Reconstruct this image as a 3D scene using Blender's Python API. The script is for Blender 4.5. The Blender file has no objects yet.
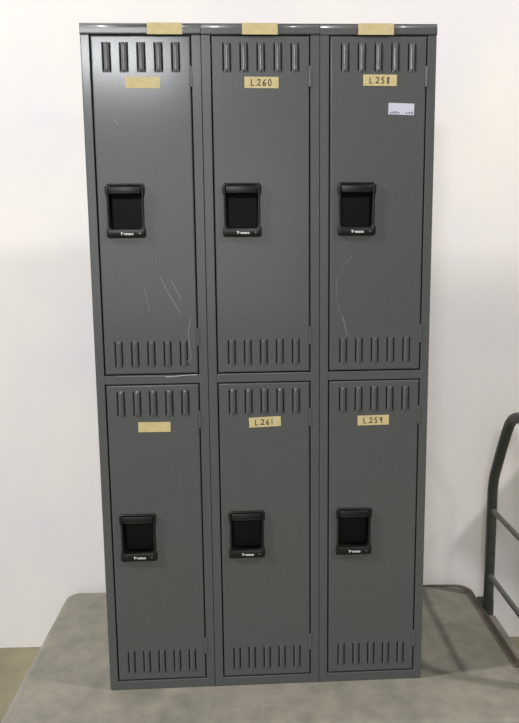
import bpy, bmesh, math
from mathutils import Vector, Matrix
PI = math.pi
scene = bpy.context.scene
COL = scene.collection

# ------------------------------------------------------------------ materials
def s2l(c):
    return tuple((v/255/12.92 if v/255 <= .04045 else ((v/255+.055)/1.055)**2.4) for v in c) + (1,)

def mat(name, rgb, rough=.5, metal=0, var=.0, vscale=8, bump=0, bscale=300, spec=.5, coat=0, rgb2=None, lo=.35, hi=.65):
    m = bpy.data.materials.new(name); m.use_nodes = True
    nt = m.node_tree; b = nt.nodes['Principled BSDF']
    b.inputs['Base Color'].default_value = s2l(rgb)
    b.inputs['Roughness'].default_value = rough
    b.inputs['Metallic'].default_value = metal
    b.inputs['Specular IOR Level'].default_value = spec
    b.inputs['Coat Weight'].default_value = coat
    b.inputs['Coat Roughness'].default_value = .17
    tc = nt.nodes.new('ShaderNodeTexCoord')
    if rgb2:
        n = nt.nodes.new('ShaderNodeTexNoise'); n.inputs['Scale'].default_value = vscale
        n.inputs['Detail'].default_value = 6; n.inputs['Roughness'].default_value = .6
        r = nt.nodes.new('ShaderNodeValToRGB')
        r.color_ramp.elements[0].position = lo; r.color_ramp.elements[1].position = hi
        r.color_ramp.elements[0].color = s2l(rgb); r.color_ramp.elements[1].color = s2l(rgb2)
        nt.links.new(tc.outputs['Object'], n.inputs['Vector'])
        nt.links.new(n.outputs['Fac'], r.inputs['Fac'])
        nt.links.new(r.outputs['Color'], b.inputs['Base Color'])
    if bump:
        n2 = nt.nodes.new('ShaderNodeTexNoise'); n2.inputs['Scale'].default_value = bscale
        n2.inputs['Detail'].default_value = 3
        bp = nt.nodes.new('ShaderNodeBump'); bp.inputs['Strength'].default_value = bump
        bp.inputs['Distance'].default_value = .001
        nt.links.new(tc.outputs['Object'], n2.inputs['Vector'])
        nt.links.new(n2.outputs['Fac'], bp.inputs['Height'])
        nt.links.new(bp.outputs['Normal'], b.inputs['Normal'])
    return m

M = {}
M['paint'] = mat('grey_locker_paint', (70, 73, 73), .45, spec=.35, bump=.5, bscale=240, rgb2=(93, 95, 95), vscale=280, lo=.3, hi=.7, coat=.3)
M['dark'] = mat('black_gap_shade', (10, 11, 11), .8, spec=.1)  # near-black that stands for shade in door gaps and louvre slots
M['plastic'] = mat('black_handle_plastic', (15, 17, 17), .42, spec=.4, bump=.1, bscale=300)
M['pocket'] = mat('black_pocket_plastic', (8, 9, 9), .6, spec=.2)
M['white'] = mat('white_print', (225, 228, 225), .6)
M['screw'] = mat('dull_screw_steel', (150, 152, 150), .4, .6)
M['tape'] = mat('masking_tape', (200, 184, 132), .6, rgb2=(212, 197, 148), vscale=60, bump=.1, bscale=500)
M['ink'] = mat('black_marker_ink', (30, 24, 20), .7)
M['sticker'] = mat('pale_paper_sticker', (205, 206, 224), .6)
M['sprint'] = mat('grey_sticker_print', (120, 122, 140), .7)
M['scuff'] = mat('pale_scuff', (138, 141, 140), .6)
M['wear'] = mat('bright_worn_edge', (185, 188, 186), .45)
M['deck'] = mat('worn_beige_deck_paint', (100, 99, 90), .6, rgb2=(133, 130, 117), vscale=14, bump=.6, bscale=90, lo=.25, hi=.75)
M['rim'] = mat('shade_brown_deck_rim', (80, 72, 63), .6, rgb2=(104, 95, 83), vscale=18)  # shade along the deck edge put into a dark brown colour
M['steel'] = mat('dark_painted_tube', (50, 52, 49), .45, rgb2=(66, 68, 62), vscale=40)
M['bar'] = mat('grey_crossbar_paint', (88, 90, 84), .5, rgb2=(104, 106, 99), vscale=40)
M['rubber'] = mat('black_rubber', (22, 22, 22), .8)
M['zinc'] = mat('zinc_caster_steel', (120, 120, 118), .4, .7)

# ------------------------------------------------------------------ helpers
def add_box(bm, x0, x1, y0, y1, z0, z1, mi=0, bev=0, seg=2):
    r = bmesh.ops.create_cube(bm, size=1)
    vs = r['verts']
    for v in vs:
        v.co = Vector((x0 + (v.co.x+.5)*(x1-x0), y0 + (v.co.y+.5)*(y1-y0), z0 + (v.co.z+.5)*(z1-z0)))
    fs = list({f for v in vs for f in v.link_faces})
    for f in fs: f.material_index = mi
    if bev:
        es = list({e for v in vs for e in v.link_edges})
        q = bmesh.ops.bevel(bm, geom=es, offset=bev, segments=seg, affect='EDGES', profile=.5)
        if seg > 2:
            for f in q['faces']: f.smooth = True

def finish(name, bm, mats, parent=None, loc=(0, 0, 0), smooth=False):
    bmesh.ops.recalc_face_normals(bm, faces=bm.faces[:]) if smooth != 'keep' else None
    me = bpy.data.meshes.new(name); bm.to_mesh(me); bm.free()
    for m in (mats if isinstance(mats, list) else [mats]): me.materials.append(m)
    if smooth:
        if smooth != 'faces':
            for p in me.polygons: p.use_smooth = True
            me.set_sharp_from_angle(angle=R(50))
    o = bpy.data.objects.new(name, me); COL.objects.link(o)
    o.parent = parent; o.location = loc
    return o

def R(d): return d*PI/180

def ribbon(bm, pts, y, w, mi=0):
    """thin flat stroke in the x-z plane"""
    for a, b in zip(pts[:-1], pts[1:]):
        a = Vector((a[0], 0, a[1])); b = Vector((b[0], 0, b[1]))
        d = (b-a).normalized(); n = Vector((d.z, 0, -d.x))*w/2; e = d*w*.3
        vs = [bm.verts.new((q.x, y, q.z)) for q in (a-n-e, b-n+e, b+n+e, a+n-e)]
        f = bm.faces.new(vs); f.material_index = mi

def tube(bm, pts, r, seg=14, cap=True, mi=0):
    pts = [Vector(p) for p in pts]; rings = []
    up = Vector((1, 0, 0)) if abs((pts[1]-pts[0]).normalized().x) < .9 else Vector((0, 0, 1))
    for i, p in enumerate(pts):
        d = (pts[min(i+1, len(pts)-1)] - pts[max(i-1, 0)]).normalized()
        a = up - d*up.dot(d); a.normalize(); b = d.cross(a)
        rr = r[i] if isinstance(r, (list, tuple)) else r
        rings.append([bm.verts.new(p + (a*math.cos(2*PI*k/seg) + b*math.sin(2*PI*k/seg))*rr) for k in range(seg)])
    for A, B in zip(rings[:-1], rings[1:]):
        for k in range(seg):
            f = bm.faces.new((A[k], A[(k+1) % seg], B[(k+1) % seg], B[k])); f.material_index = mi
    if cap:
        bm.faces.new(rings[0][::-1]).material_index = mi; bm.faces.new(rings[-1]).material_index = mi

def empty(name, loc, label, cat, rz=0, group=None):
    o = bpy.data.objects.new(name, None); COL.objects.link(o)
    o.location = loc; o.rotation_euler = (0, 0, rz); o.empty_display_size = .1
    o['label'] = label; o['category'] = cat
    if group: o['group'] = group
    return o

# ------------------------------------------------------------------ room
FZ = -.25
WROT = -1.69
def wall_y(x): return .664 - .0295*x
bm = bmesh.new(); add_box(bm, -6, 7, 0, .12, FZ, 4.2)
M['wall'] = mat('white_painted_wall', (231, 228, 231), .75, rgb2=(239, 236, 230), vscale=1.6, bump=.25, bscale=14)
# wall colour drifts at random between pinkish and yellowish white
nt = M['wall'].node_tree; b = nt.nodes['Principled BSDF']
o = finish('wall_back', bm, M['wall'], loc=(0, .664, 0)); o.rotation_euler.z = R(WROT); o['kind'] = 'structure'
bm = bmesh.new(); add_box(bm, -6, 7, -8, 1.2, FZ-.1, FZ)
M['floor'] = mat('dusty_concrete_floor', (106, 101, 80), .7, rgb2=(138, 131, 106), vscale=3.5, bump=.3, bscale=60, lo=.3, hi=.7)
o = finish('floor', bm, M['floor']); o['kind'] = 'structure'

# ------------------------------------------------------------------ lockers
C = .3048; W = 3*C; H = 1.829; D = .381
bank = empty('locker_bank', (W/2, D/2, 0), 'grey metal bank of six lockers with black handles, standing on the platform truck', 'locker')
BL = Vector((-W/2, -D/2, 0))          # part coordinates: front-left-bottom corner as origin

bm = bmesh.new(); t = .0012
add_box(bm, .0005, t+.0005, .004, D, .002, H-.002)                 # side sheets
add_box(bm, W-t-.0005, W-.0005, .004, D, .002, H-.002)
for k in (1, 2): add_box(bm, k*C-t/2, k*C+t/2, .02, D-.001, .003, H-.003)
add_box(bm, 0, W, .004, D, H-.002, H)                               # top
add_box(bm, .001, W-.001, .02, D-.001, .024, .0255)                 # base
add_box(bm, .001, W-.001, .02, D-.001, .913, .9145)                 # tier shelf
add_box(bm, .001, W-.001, D-.002, D-.0005, .002, H-.002)            # back
finish('cabinet_shell', bm, M['paint'], bank, BL)

DX0, DX1 = .0270, .2775
TIERS = ((.929, 1.7985), (.0295, .8985))
g = .0032
def frame(k):
    bm = bmesh.new(); x0 = k*C; s = .0006; dep = .022
    l0 = x0 + s + (.002 if k == 0 else 0); r1 = x0 + C - s - (.001 if k == 2 else 0)
    bv = .0013
    add_box(bm, l0, x0+DX0-g, .0, dep, .0, H-.0292, bev=bv)         # jambs
    add_box(bm, x0+DX1+g, r1, .0, dep, .0, H-.0292, bev=bv)
    # top rail: a folded member with softly rolled front edges and square mitred ends
    zb = TIERS[0][1]+g-.001; pr = [(dep, zb)]
    for q in range(6): a_ = R(90*q/5); pr.append((-.0012+.004-.004*math.sin(a_), zb+.004-.004*math.cos(a_)))
    for q in range(9): a_ = R(90*q/8); pr.append((-.0012+.012-.012*math.cos(a_), H-.012+.012*math.sin(a_)))
    pr.append((dep, H))
    ra = [bm.verts.new((x0+s, y, z)) for y, z in pr]; rb = [bm.verts.new((x0+C-s, y, z)) for y, z in pr]
    for q in range(len(pr)):
        f = bm.faces.new((ra[q], ra[(q+1) % len(pr)], rb[(q+1) % len(pr)], rb[q])); f.smooth = 0 < q < len(pr)-2 and q != 6
    bm.faces.new(ra); bm.faces.new(rb[::-1])
    a = x0+DX0-g-.002; c = x0+DX1+g+.002
    add_box(bm, a, c, .0004, dep, TIERS[1][1]+g, TIERS[0][0]-g, bev=bv)
    add_box(bm, a, c, .0004, dep, .0, TIERS[1][0]-g, bev=bv)
    # inner stop flange behind the door edge coloured near-black for the shade in the gap
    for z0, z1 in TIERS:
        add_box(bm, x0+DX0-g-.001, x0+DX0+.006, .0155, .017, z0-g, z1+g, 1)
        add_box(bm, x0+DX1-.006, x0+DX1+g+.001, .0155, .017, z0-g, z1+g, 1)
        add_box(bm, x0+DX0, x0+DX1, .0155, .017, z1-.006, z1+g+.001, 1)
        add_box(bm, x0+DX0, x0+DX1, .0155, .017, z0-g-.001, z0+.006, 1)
    if k == 0:                                                      # scraped upper edge of the middle rail
        zz = TIERS[0][0]-g-.0012
        ribbon(bm, [(.19, zz-.004), (.215, zz-.003), (.245, zz), (.274, zz+.0006)], -.0003, .0022, 2)
        ribbon(bm, [(.06, zz), (.12, zz-.001), (.19, zz-.002)], -.0003, .0013, 3)
    if k == 1: ribbon(bm, [(C+.03, zz2 := TIERS[0][0]-g-.0012), (C+.272, zz2)], -.0003, .0012, 3)
    o = finish('door_frame', bm, [M['paint'], M['dark'], M['wear'], M['scuff']], bank, BL)
for k in range(3): frame(k)

DW = DX1-DX0; DH = TIERS[0][1]-TIERS[0][0]
HX0, HX1, HZ0, HZ1 = .0205, .1230, .3650, .5040           # handle outline on the door
CH = [HX0+.006, HX1-.006, HZ0+.006, HZ1-.006]              # hole cut for it
LC = [.0385+.0437*k for k in range(5)]                     # louvre centres
BANDS = ((.0170, .0900), (.7800, .8530))
def louvre(u, z):
    a = abs(u); y = 0
    for z0, z1 in BANDS:
        if z0-.001 <= z <= z1+.001:
            if a < .0062:                                                 # raised ridge with sloping ends
                e = max(0, min(z-z0, z1-z))/.006
                y = -(.0022 if z0 > .5 else .0011)*min(1, e)*(1-(a/.0062)**2)
            else:                                                         # sunk round-ended slot on each side of it
                q = min(max(z, z0+.0065), z1-.003)
                zz = q - (q-z)*(.43 if z < q else 1)
                d = math.hypot(a-.0090, zz-q)/.0028
                if d < 1: y = .0036*math.cos(d*PI/2)**.8
    return y
def env(z): return any(a+.0066 < z < b-.003 for a, b in BANDS)
US = [0, .0015, .0030, .0046, .0062, .0068, .0076, .0083, .0090, .0097, .0104, .0112, .0118, .0126]
def door_mesh(strokes):
    bm = bmesh.new()
    xs = {0, .0012, .0035, DW-.0035, DW-.0012, DW, CH[0], CH[1]}
    for c in LC:
        for u in US: xs |= {c+u, c-u}
    zs = {0, .0012, .0035, DH-.0035, DH-.0012, DH, CH[2], CH[3], .2, .3, .6, .7}
    for a, b in BANDS:
        for e in (0, .001, .0022, .0035, .005, .0065, .0075): zs |= {a+e, b-e}
        zs |= {a-.001, b+.001}
        for q in (.3, .5, .7): zs.add(a+(b-a)*q)
    def uniq(s):
        out = []
        for v in sorted(s):
            if not out or v-out[-1] > .0003: out.append(v)
        return out
    xs, zs = uniq(xs), uniq(zs)
    def yy(x, z):
        e = min(x, DW-x, z, DH-z)
        y = .003 if e < .0001 else (.0009 if e < .0013 else 0)
        for c in LC:
            if abs(x-c) < .0135: y += louvre(x-c, z)
        return y
    V = [[bm.verts.new((x, yy(x, z), z)) for x in xs] for z in zs]
    for j in range(len(zs)-1):
        for i in range(len(xs)-1):
            xm, zm = (xs[i]+xs[i+1])/2, (zs[j]+zs[j+1])/2
            if CH[0] < xm < CH[1] and CH[2] < zm < CH[3]: continue
            f = bm.faces.new((V[j][i], V[j][i+1], V[j+1][i+1], V[j+1][i]))
            if env(zm):
                for c in LC:
                    if .0078 < abs(xm-c) < .0098: f.material_index = 1    # black faces stand in for the shade of an open slot
    for f in bm.faces:
        f.smooth = any(abs(v.co.y) > .00001 for v in f.verts)
    per = [V[0][i] for i in range(len(xs))] + [V[j][-1] for j in range(1, len(zs))] + \
          [V[-1][i] for i in range(len(xs)-2, -1, -1)] + [V[j][0] for j in range(len(zs)-2, 0, -1)]
    back = [bm.verts.new((v.co.x, .0145, v.co.z)) for v in per]
    n = len(per)
    for i in range(n): bm.faces.new((per[i], back[i], back[(i+1) % n], per[(i+1) % n]))
    for pts, w, mi in strokes: ribbon(bm, pts, -.0004, w, mi)
    return bm

def recess_handle(parent):
    """black recessed pocket with a lift latch at its top and a lettered sill"""
    bm = bmesh.new(); x0, x1, z0, z1 = HX0, HX1, HZ0, HZ1
    ins = .0032
    def outline(off, y):     # waisted outline: wide shoulders at top and bottom
        L = x0+off; Rr = x1-off; B = z0+off; T = z1-off; c = .006
        p = [(L+c, B), (Rr-c, B), (Rr-c*.3, B+c*.3), (Rr, B+c), (Rr, B+.022), (Rr-ins, B+.029), (Rr-ins, T-.034), (Rr, T-.026), (Rr, T-c), (Rr-c*.3, T-c*.3),
             (Rr-c, T), (L+c, T), (L+c*.3, T-c*.3), (L, T-c), (L, T-.026), (L+ins, T-.034), (L+ins, B+.029), (L, B+.022), (L, B+c), (L+c*.3, B+c*.3)]
        return [bm.verts.new((a, y, b)) for a, b in p]
    def inner(y, m=0):
        L = x0+.0078+m; Rr = x1-.0078-m; B = z0+.021+m; T = z1-.004-m; c = .004
        p = [(L+c, B), (Rr-c, B), (Rr-c*.3, B+c*.3), (Rr, B+c), (Rr, B+.01), (Rr, B+.016), (Rr, T-.02), (Rr, T-.014), (Rr, T-c), (Rr-c*.3, T-c*.3),
             (Rr-c, T), (L+c, T), (L+c*.3, T-c*.3), (L, T-c), (L, T-.014), (L, T-.02), (L, B+.016), (L, B+.01), (L, B+c), (L+c*.3, B+c*.3)]
        return [bm.verts.new((a, y, b)) for a, b in p]
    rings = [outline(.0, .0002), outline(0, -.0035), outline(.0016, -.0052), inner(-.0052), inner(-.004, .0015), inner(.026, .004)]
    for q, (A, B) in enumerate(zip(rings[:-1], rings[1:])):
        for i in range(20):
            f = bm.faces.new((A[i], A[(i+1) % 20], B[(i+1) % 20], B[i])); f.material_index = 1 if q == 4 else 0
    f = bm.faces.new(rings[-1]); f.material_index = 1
    h = finish('recessed_handle', bm, [M['plastic'], M['pocket'], M['white'], M['screw']], parent, smooth=True)
    # lettering on the sill and its small screw join the handle's own mesh
    cu = bpy.data.curves.new('t', 'FONT'); cu.body = 'Tennsco'; cu.size = .0098; cu.align_x = 'CENTER'; cu.offset = .00035
    to = bpy.data.objects.new('t', cu); COL.objects.link(to)
    bpy.context.view_layer.update()
    tm = bpy.data.meshes.new_from_object(to.evaluated_get(bpy.context.evaluated_depsgraph_get()))
    tm.transform(Matrix.Translation(((x0+x1)/2+.002, -.0056, z0+.0075)) @ Matrix.Rotation(PI/2, 4, 'X'))
    bm = bmesh.new(); bm.from_mesh(h.data); n0 = len(bm.faces)
    bm.from_mesh(tm); bm.faces.ensure_lookup_table()
    for f in bm.faces[n0:]: f.material_index = 2
    n1 = len(bm.faces)
    tube(bm, [(x1-.016, -.0050, z0+.0115), (x1-.016, -.0064, z0+.0115)], .0017, 10)
    bm.faces.ensure_lookup_table()
    for f in bm.faces[n1:]: f.material_index = 3
    bm.to_mesh(h.data); bm.free()
    bpy.data.objects.remove(to); bpy.data.curves.remove(cu)
    return h

def latch(parent):
    """the lift piece across the top of the pocket"""
    bm = bmesh.new()
    add_box(bm, HX0+.0095, HX1-.0095, -.0078, .02, HZ1-.027, HZ1-.0065, bev=.0028)
    add_box(bm, HX0+.020, HX1-.020, -.0092, .0, HZ1-.0255, HZ1-.0225, bev=.0012)
    return finish('lift_latch', bm, M['plastic'], parent, smooth=True)

DIG = {'L': [[(.0, 1), (.0, .02), (.55, .0)]],
       '2': [[(.0, .8), (.2, 1), (.5, .98), (.6, .75), (.45, .45), (.0, .05), (.3, .08), (.7, .0)]],
       '6': [[(.55, 1), (.2, .7), (.0, .3), (.15, .02), (.45, .0), (.6, .25), (.4, .45), (.1, .35)]],
       '0': [[(.3, 1), (.05, .7), (.0, .3), (.25, 0), (.55, .1), (.65, .55), (.5, .95), (.3, 1)]],
       '5': [[(.65, 1), (.15, .98), (.1, .55), (.45, .55), (.6, .3), (.4, .02), (.0, .05)]],
       '8': [[(.6, .9), (.3, 1), (.1, .8), (.5, .4), (.45, .0), (.15, .0), (.1, .3), (.6, .9)]],
       '9': [[(.6, .85), (.3, 1), (.05, .75), (.25, .5), (.6, .7), (.6, .9), (.45, .0)]],
       '1': [[(.2, 1), (.15, .0)]]}
def tape(parent, x, z, w, h, text='', rot=0, y=-.0003, wrap=0, name='masking_tape', ht=.015):
    bm = bmesh.new()
    add_box(bm, -w/2, w/2, -.00035, 0, -h/2, h/2)
    if wrap: add_box(bm, -w/2, w/2, -.00035, wrap, h/2, h/2+.0004)
    pen = -w*.30
    for ch in text:
        for st in DIG[ch]:
            ribbon(bm, [(pen+a*ht*.8, -ht/2+b*ht) for a, b in st], -.0006, .0021, 1)
        pen += ht*(.68 if ch == '1' else .93)
        if ch == 'L': ribbon(bm, [(pen-ht*.12, -ht/2), (pen-ht*.12, -ht/2+.0015)], -.0006, .0016, 1); pen += ht*.12
    o = finish(name, bm, [M['tape'], M['ink']], parent, (x, y, z)); o.rotation_euler.y = R(rot)
    return o

scr = {(0, 0): [([(.156, .262), (.178, .215), (.207, .165)], .0016, 2), ([(.185, .252), (.210, .200)], .0014, 2),
                ([(.112, .236), (.122, .19), (.124, .172)], .0009, 2), ([(.2335, .150), (.2262, .110), (.2325, .045), (.222, .032)], .0016, 2),
                ([(.050, .665), (.062, .652)], .0022, 2)],
       (2, 0): [([(.036, .150), (.049, .098)], .0016, 2), ([(.020, .255), (.018, .20), (.032, .15)], .0006, 2), ([(.03, .275), (.06, .31)], .0006, 2)]}
TXT = {(0, 0): '', (1, 0): 'L260', (2, 0): 'L258', (0, 1): '', (1, 1): 'L261', (2, 1): 'L259'}
colname = ['left', 'middle', 'right']
for k in range(3):
    for tier in (0, 1):
        z0 = TIERS[tier][0]
        d = finish('door', door_mesh(scr.get((k, tier), [])), [M['paint'], M['dark'], M['scuff']], bank,
                   BL + Vector((k*C+DX0, .0003, z0)), smooth='faces')
        d['label'] = '%s %s locker door with black recessed handle' % ('upper' if tier == 0 else 'lower', colname[k])
        recess_handle(d); latch(d)
        for zz in (.074, .745):
            bm = bmesh.new(); xh = DW+g*.5
            tube(bm, [(xh, .0016, zz), (xh, .0016, zz+.05)], .0036, 12)
            add_box(bm, xh-.001, xh+.001, .002, .012, zz, zz+.05)
            finish('hinge', bm, M['paint'], d, smooth=True)
        tx = TXT[(k, tier)]
        lz = {(0, 0): 1.6845, (1, 0): 1.6845, (2, 0): 1.690, (0, 1): .7815, (1, 1): .789, (2, 1): .787}[(k, tier)] - z0
        lx = {(0, 0): .1545, (1, 0): .154, (2, 0): .157, (0, 1): .154, (1, 1): .1535, (2, 1): .151}[(k, tier)] - DX0
        tl = tape(d, lx, lz, .088, .028, tx, {(1, 1): -2.2, (2, 1): -.6}.get((k, tier), .5))
        tl['label'] = ('masking tape label handwritten ' + tx) if tx else 'blank masking tape label'
        if (k, tier) == (2, 0):
            bm = bmesh.new()
            add_box(bm, 0, .068, -.0003, 0, 0, .029)
            for i in range(9):
                if i in (4, 5): continue
                add_box(bm, .004+i*.007, .0085+i*.007, -.0006, -.0003, .003, .0062+.0012*(i % 3), 1)
            o = finish('paper_sticker', bm, [M['sticker'], M['sprint']], d, (.1795-DX0, -.0003, 1.605-z0))
            o.rotation_euler.y = R(2.0); o['label'] = 'small white paper sticker with grey print'
for x, w in ((.2145, .0885), (.1510, .0905), (.1445, .092)):
    pass
for k, (x, w) in enumerate(((.2145, .0885), (.1510, .0905), (.1445, .092))):
    tape(bank, BL.x+k*C+x, H-.0148, w, .0275, '', 0, y=BL.y-.0025, wrap=.03)

# ------------------------------------------------------------------ platform truck
TR = R(-2.0)
truck = empty('platform_truck', (.48, .215, FZ), 'beige platform truck under the grey lockers, dark tubular handle at its right end', 'platform truck', TR)
dz = -FZ - .0006
TL, TD = 1.560, .770
X0, X1 = -.75, .7665          # deck plate ends, truck coordinates (handle end to the right)
def rrect(x0, x1, y0, y1, r, n=6):
    pts = []
    for cx, cy, a0 in ((x1-r, y1-r, 0), (x0+r, y1-r, 90), (x0+r, y0+r, 180), (x1-r, y0+r, 270)):
        for i in range(n+1):
            a = R(a0 + 90*i/n); pts.append((cx+r*math.cos(a), cy+r*math.sin(a)))
    return pts
bm = bmesh.new()
steps = [(.000, -.045, 0), (.000, -.016, 1), (.004, -.006, 1), (.012, -.001, 1), (.022, .0, 0), (.10, .0, 0)]
rings = []
for off, z, mi in steps:
    rings.append([bm.verts.new((x, y, dz+z)) for x, y in rrect(X0+off, X1-off, -.400+off, .385-off, .045-off*.4)])
for q, (A, B) in enumerate(zip(rings[:-1], rings[1:])):
    n = len(A)
    for i in range(n):
        f = bm.faces.new((A[i], A[(i+1) % n], B[(i+1) % n], B[i])); f.material_index = 0
bm.faces.new(rings[-1]); bm.faces.new(rings[0][::-1])
deck = finish('deck', bm, [M['deck'], M['rim']], truck, smooth=True)
# handle-end channel: raised strip, coloured dark for shade, and lighter outer rail
bm = bmesh.new()
path = [(X1-.42, .386), (X1-.25, .386), (X1-.12, .386), (X1-.06, .385)]
for q in range(7):
    a = R(90-15*q); path.append((X1-.052+.048*math.cos(a), .337+.048*math.sin(a)))
path += [(X1-.004, .2), (X1-.004, 0), (X1-.004, -.155)]
rr = []
for q, (x, y) in enumerate(path):
    p0 = Vector(path[max(q-1, 0)]); p1 = Vector(path[min(q+1, len(path)-1)]); d = (p1-p0).normalized()
    nx, ny = -d.y, d.x
    wd = .010 + .024*min(1, q/7)
    rr.append([bm.verts.new((x-nx*o*wd, y-ny*o*wd, dz+h)) for o, h in ((0, -.02), (0, -.001), (.2, .003), (.5, .0045), (.8, .003), (1, -.002))])
for A, B in zip(rr[:-1], rr[1:]):
    for k in range(5): bm.faces.new((A[k], B[k], B[k+1], A[k+1]))
bm.faces.new(rr[0]); bm.faces.new(rr[-1][::-1])
finish('edge_strip', bm, M['rim'], truck, smooth=True)['label'] = 'brown edge strip with shade in its colour'
bm = bmesh.new()
add_box(bm, X1+.002, X1+.028, -.30, .18, dz-.05, dz-.012, 0, bev=.005)
finish('end_rail', bm, M['deck'], truck, smooth=True)
HXc = .806; HY0, HY1 = -.285, .285
def yz(pts): return [(HXc, y, dz+z) for y, z in pts]
half = [(.285, -.062), (.285, .0), (.285, .20), (.285, .40), (.281, .435), (.272, .465), (.215, .575), (.172, .650), (.150, .682), (.122, .705), (.088, .718), (.05, .722)]
full = half + [(-a, b) for a, b in reversed(half)]
bm = bmesh.new(); tube(bm, yz(full), .0175, 16)
hd = finish('push_handle', bm, M['steel'], truck, smooth=True)
for z in (.335, .088):
    bm = bmesh.new(); tube(bm, yz([(.285, z), (0, z), (-.285, z)]), .0095, 12)
    finish('crossbar', bm, M['bar'], hd, smooth=True)
for y in (.285, -.285):
    bm = bmesh.new()
    add_box(bm, HXc-.036, HXc+.004, y-.004, y+.016, dz-.045, dz-.004, 0, bev=.003)
    tube(bm, [(HXc, y, dz-.12), (HXc, y, dz-.01)], .0195, 14)
    finish('handle_socket', bm, M['steel'], truck, smooth=True)
for sx in (-.58, .58):
    for sy in (-.26, .26):
        bm = bmesh.new()
        add_box(bm, sx-.05, sx+.05, sy-.045, sy+.045, dz-.052, dz-.045)
        for q in (-.026, .023): add_box(bm, sx-.022, sx+.022, sy+q, sy+q+.003, .045, dz-.05)
        tube(bm, [(sx, sy-.03, .063), (sx, sy+.03, .063)], .006, 8)
        c = finish('caster', bm, M['zinc'], truck)
        bm = bmesh.new(); tube(bm, [(sx, sy-.02, .063), (sx, sy-.016, .063), (sx, sy+.016, .063), (sx, sy+.02, .063)], [.056, .0625, .0625, .056], 28)
        finish('wheel', bm, M['rubber'], c, smooth=True)

# sheet of plywood added unseen past the right border, to shade the wall
bm = bmesh.new()
a = Matrix.Rotation(R(-50), 4, 'Y')
add_box(bm, 0, 1.34, -.009, .009, 0, 1.34, bev=.002)
bm.transform(a)
M['ply'] = mat('plywood', (176, 146, 104), .7, rgb2=(190, 162, 120), vscale=6)
sheet = finish('shadow_blocker_sheet', bm, M['ply'], None, (2.555, .44, FZ))
sheet['label'] = 'plywood sheet added unseen right of the truck handle to shade the wall'; sheet['category'] = 'shadow blocker'

# ------------------------------------------------------------------ light
WORLD = .02
w = bpy.data.worlds.new('World'); scene.world = w; w.use_nodes = True
bg = w.node_tree.nodes['Background']; bg.inputs[0].default_value = (.92, .96, 1, 1); bg.inputs[1].default_value = WORLD
def area(name, loc, target, sx, sy, power, col):
    l = bpy.data.lights.new(name, 'AREA'); l.shape = 'RECTANGLE'; l.size = sx; l.size_y = sy; l.energy = power; l.color = col
    o = bpy.data.objects.new(name, l); COL.objects.link(o); o.location = loc
    o.rotation_euler = (Vector(target)-Vector(loc)).to_track_quat('-Z', 'Y').to_euler()
    return o
LIGHTS = [
 ('ceiling_lamp_right', (4.6, -1.40, 5.2), (.4, .3, .8), .26, .26, 205, (1, .95, .92)),
 ('ceiling_lamp_left', (-5.6, -1.06, 5.6), (.6, .3, .8), .5, .5, 650, (1, .95, .93)),
 ('low_front_fill', (-.6, -8.0, 1.5), (.4, 0, 1.0), 4.0, 2.2, 55, (.95, .98, 1)),  # broad low frontal fill from behind the camera, its source unseen
 ('warm_highlight_helper', (3.6, -3.2, 2.95), (.4, 0, 1.7), .13, .13, 13, (1, .87, .66)),  # small lamp added only for warm streaks on the louvre ridges
 ('cool_highlight_helper', (-3.4, -3.0, 2.9), (.4, 0, 1.7), .25, .25, 9, (.8, .93, 1)),  # small lamp added for bluish highlights on left jambs and top rail
 ('ceiling_tube_front', (-.75, -5.6, 3.25), (.4, 0, 1.2), 1.2, .2, 130, (.96, .98, 1)),
]
for a in LIGHTS: area(*a)

# ------------------------------------------------------------------ camera
px, py, pz, rx, ry, rz, f = 0.3554, -1.8866, 1.2456, .1510, -.0117, -.0475, 700.
cy, sy, cp, sp = math.cos(rz), math.sin(rz), math.cos(rx), math.sin(rx)
F = Vector((-sy*cp, cy*cp, -sp)); Rt = Vector((cy, sy, 0)); U = Rt.cross(F)
R2 = Rt*math.cos(ry) + U*math.sin(ry); U2 = -Rt*math.sin(ry) + U*math.cos(ry)
m = Matrix((R2, U2, -F)).transposed().to_4x4(); m.translation = Vector((px, py, pz))
cam = bpy.data.cameras.new('Camera'); co = bpy.data.objects.new('Camera', cam); COL.objects.link(co)
cam.sensor_fit = 'VERTICAL'; cam.sensor_height = 36; cam.sensor_width = 36; cam.lens = 36*f/723; co.matrix_world = m
scene.camera = co
vs = scene.view_settings
vs.view_transform = 'Standard'; vs.look = 'None'; vs.gamma = 1; vs.use_curve_mapping = False; vs.exposure = .12
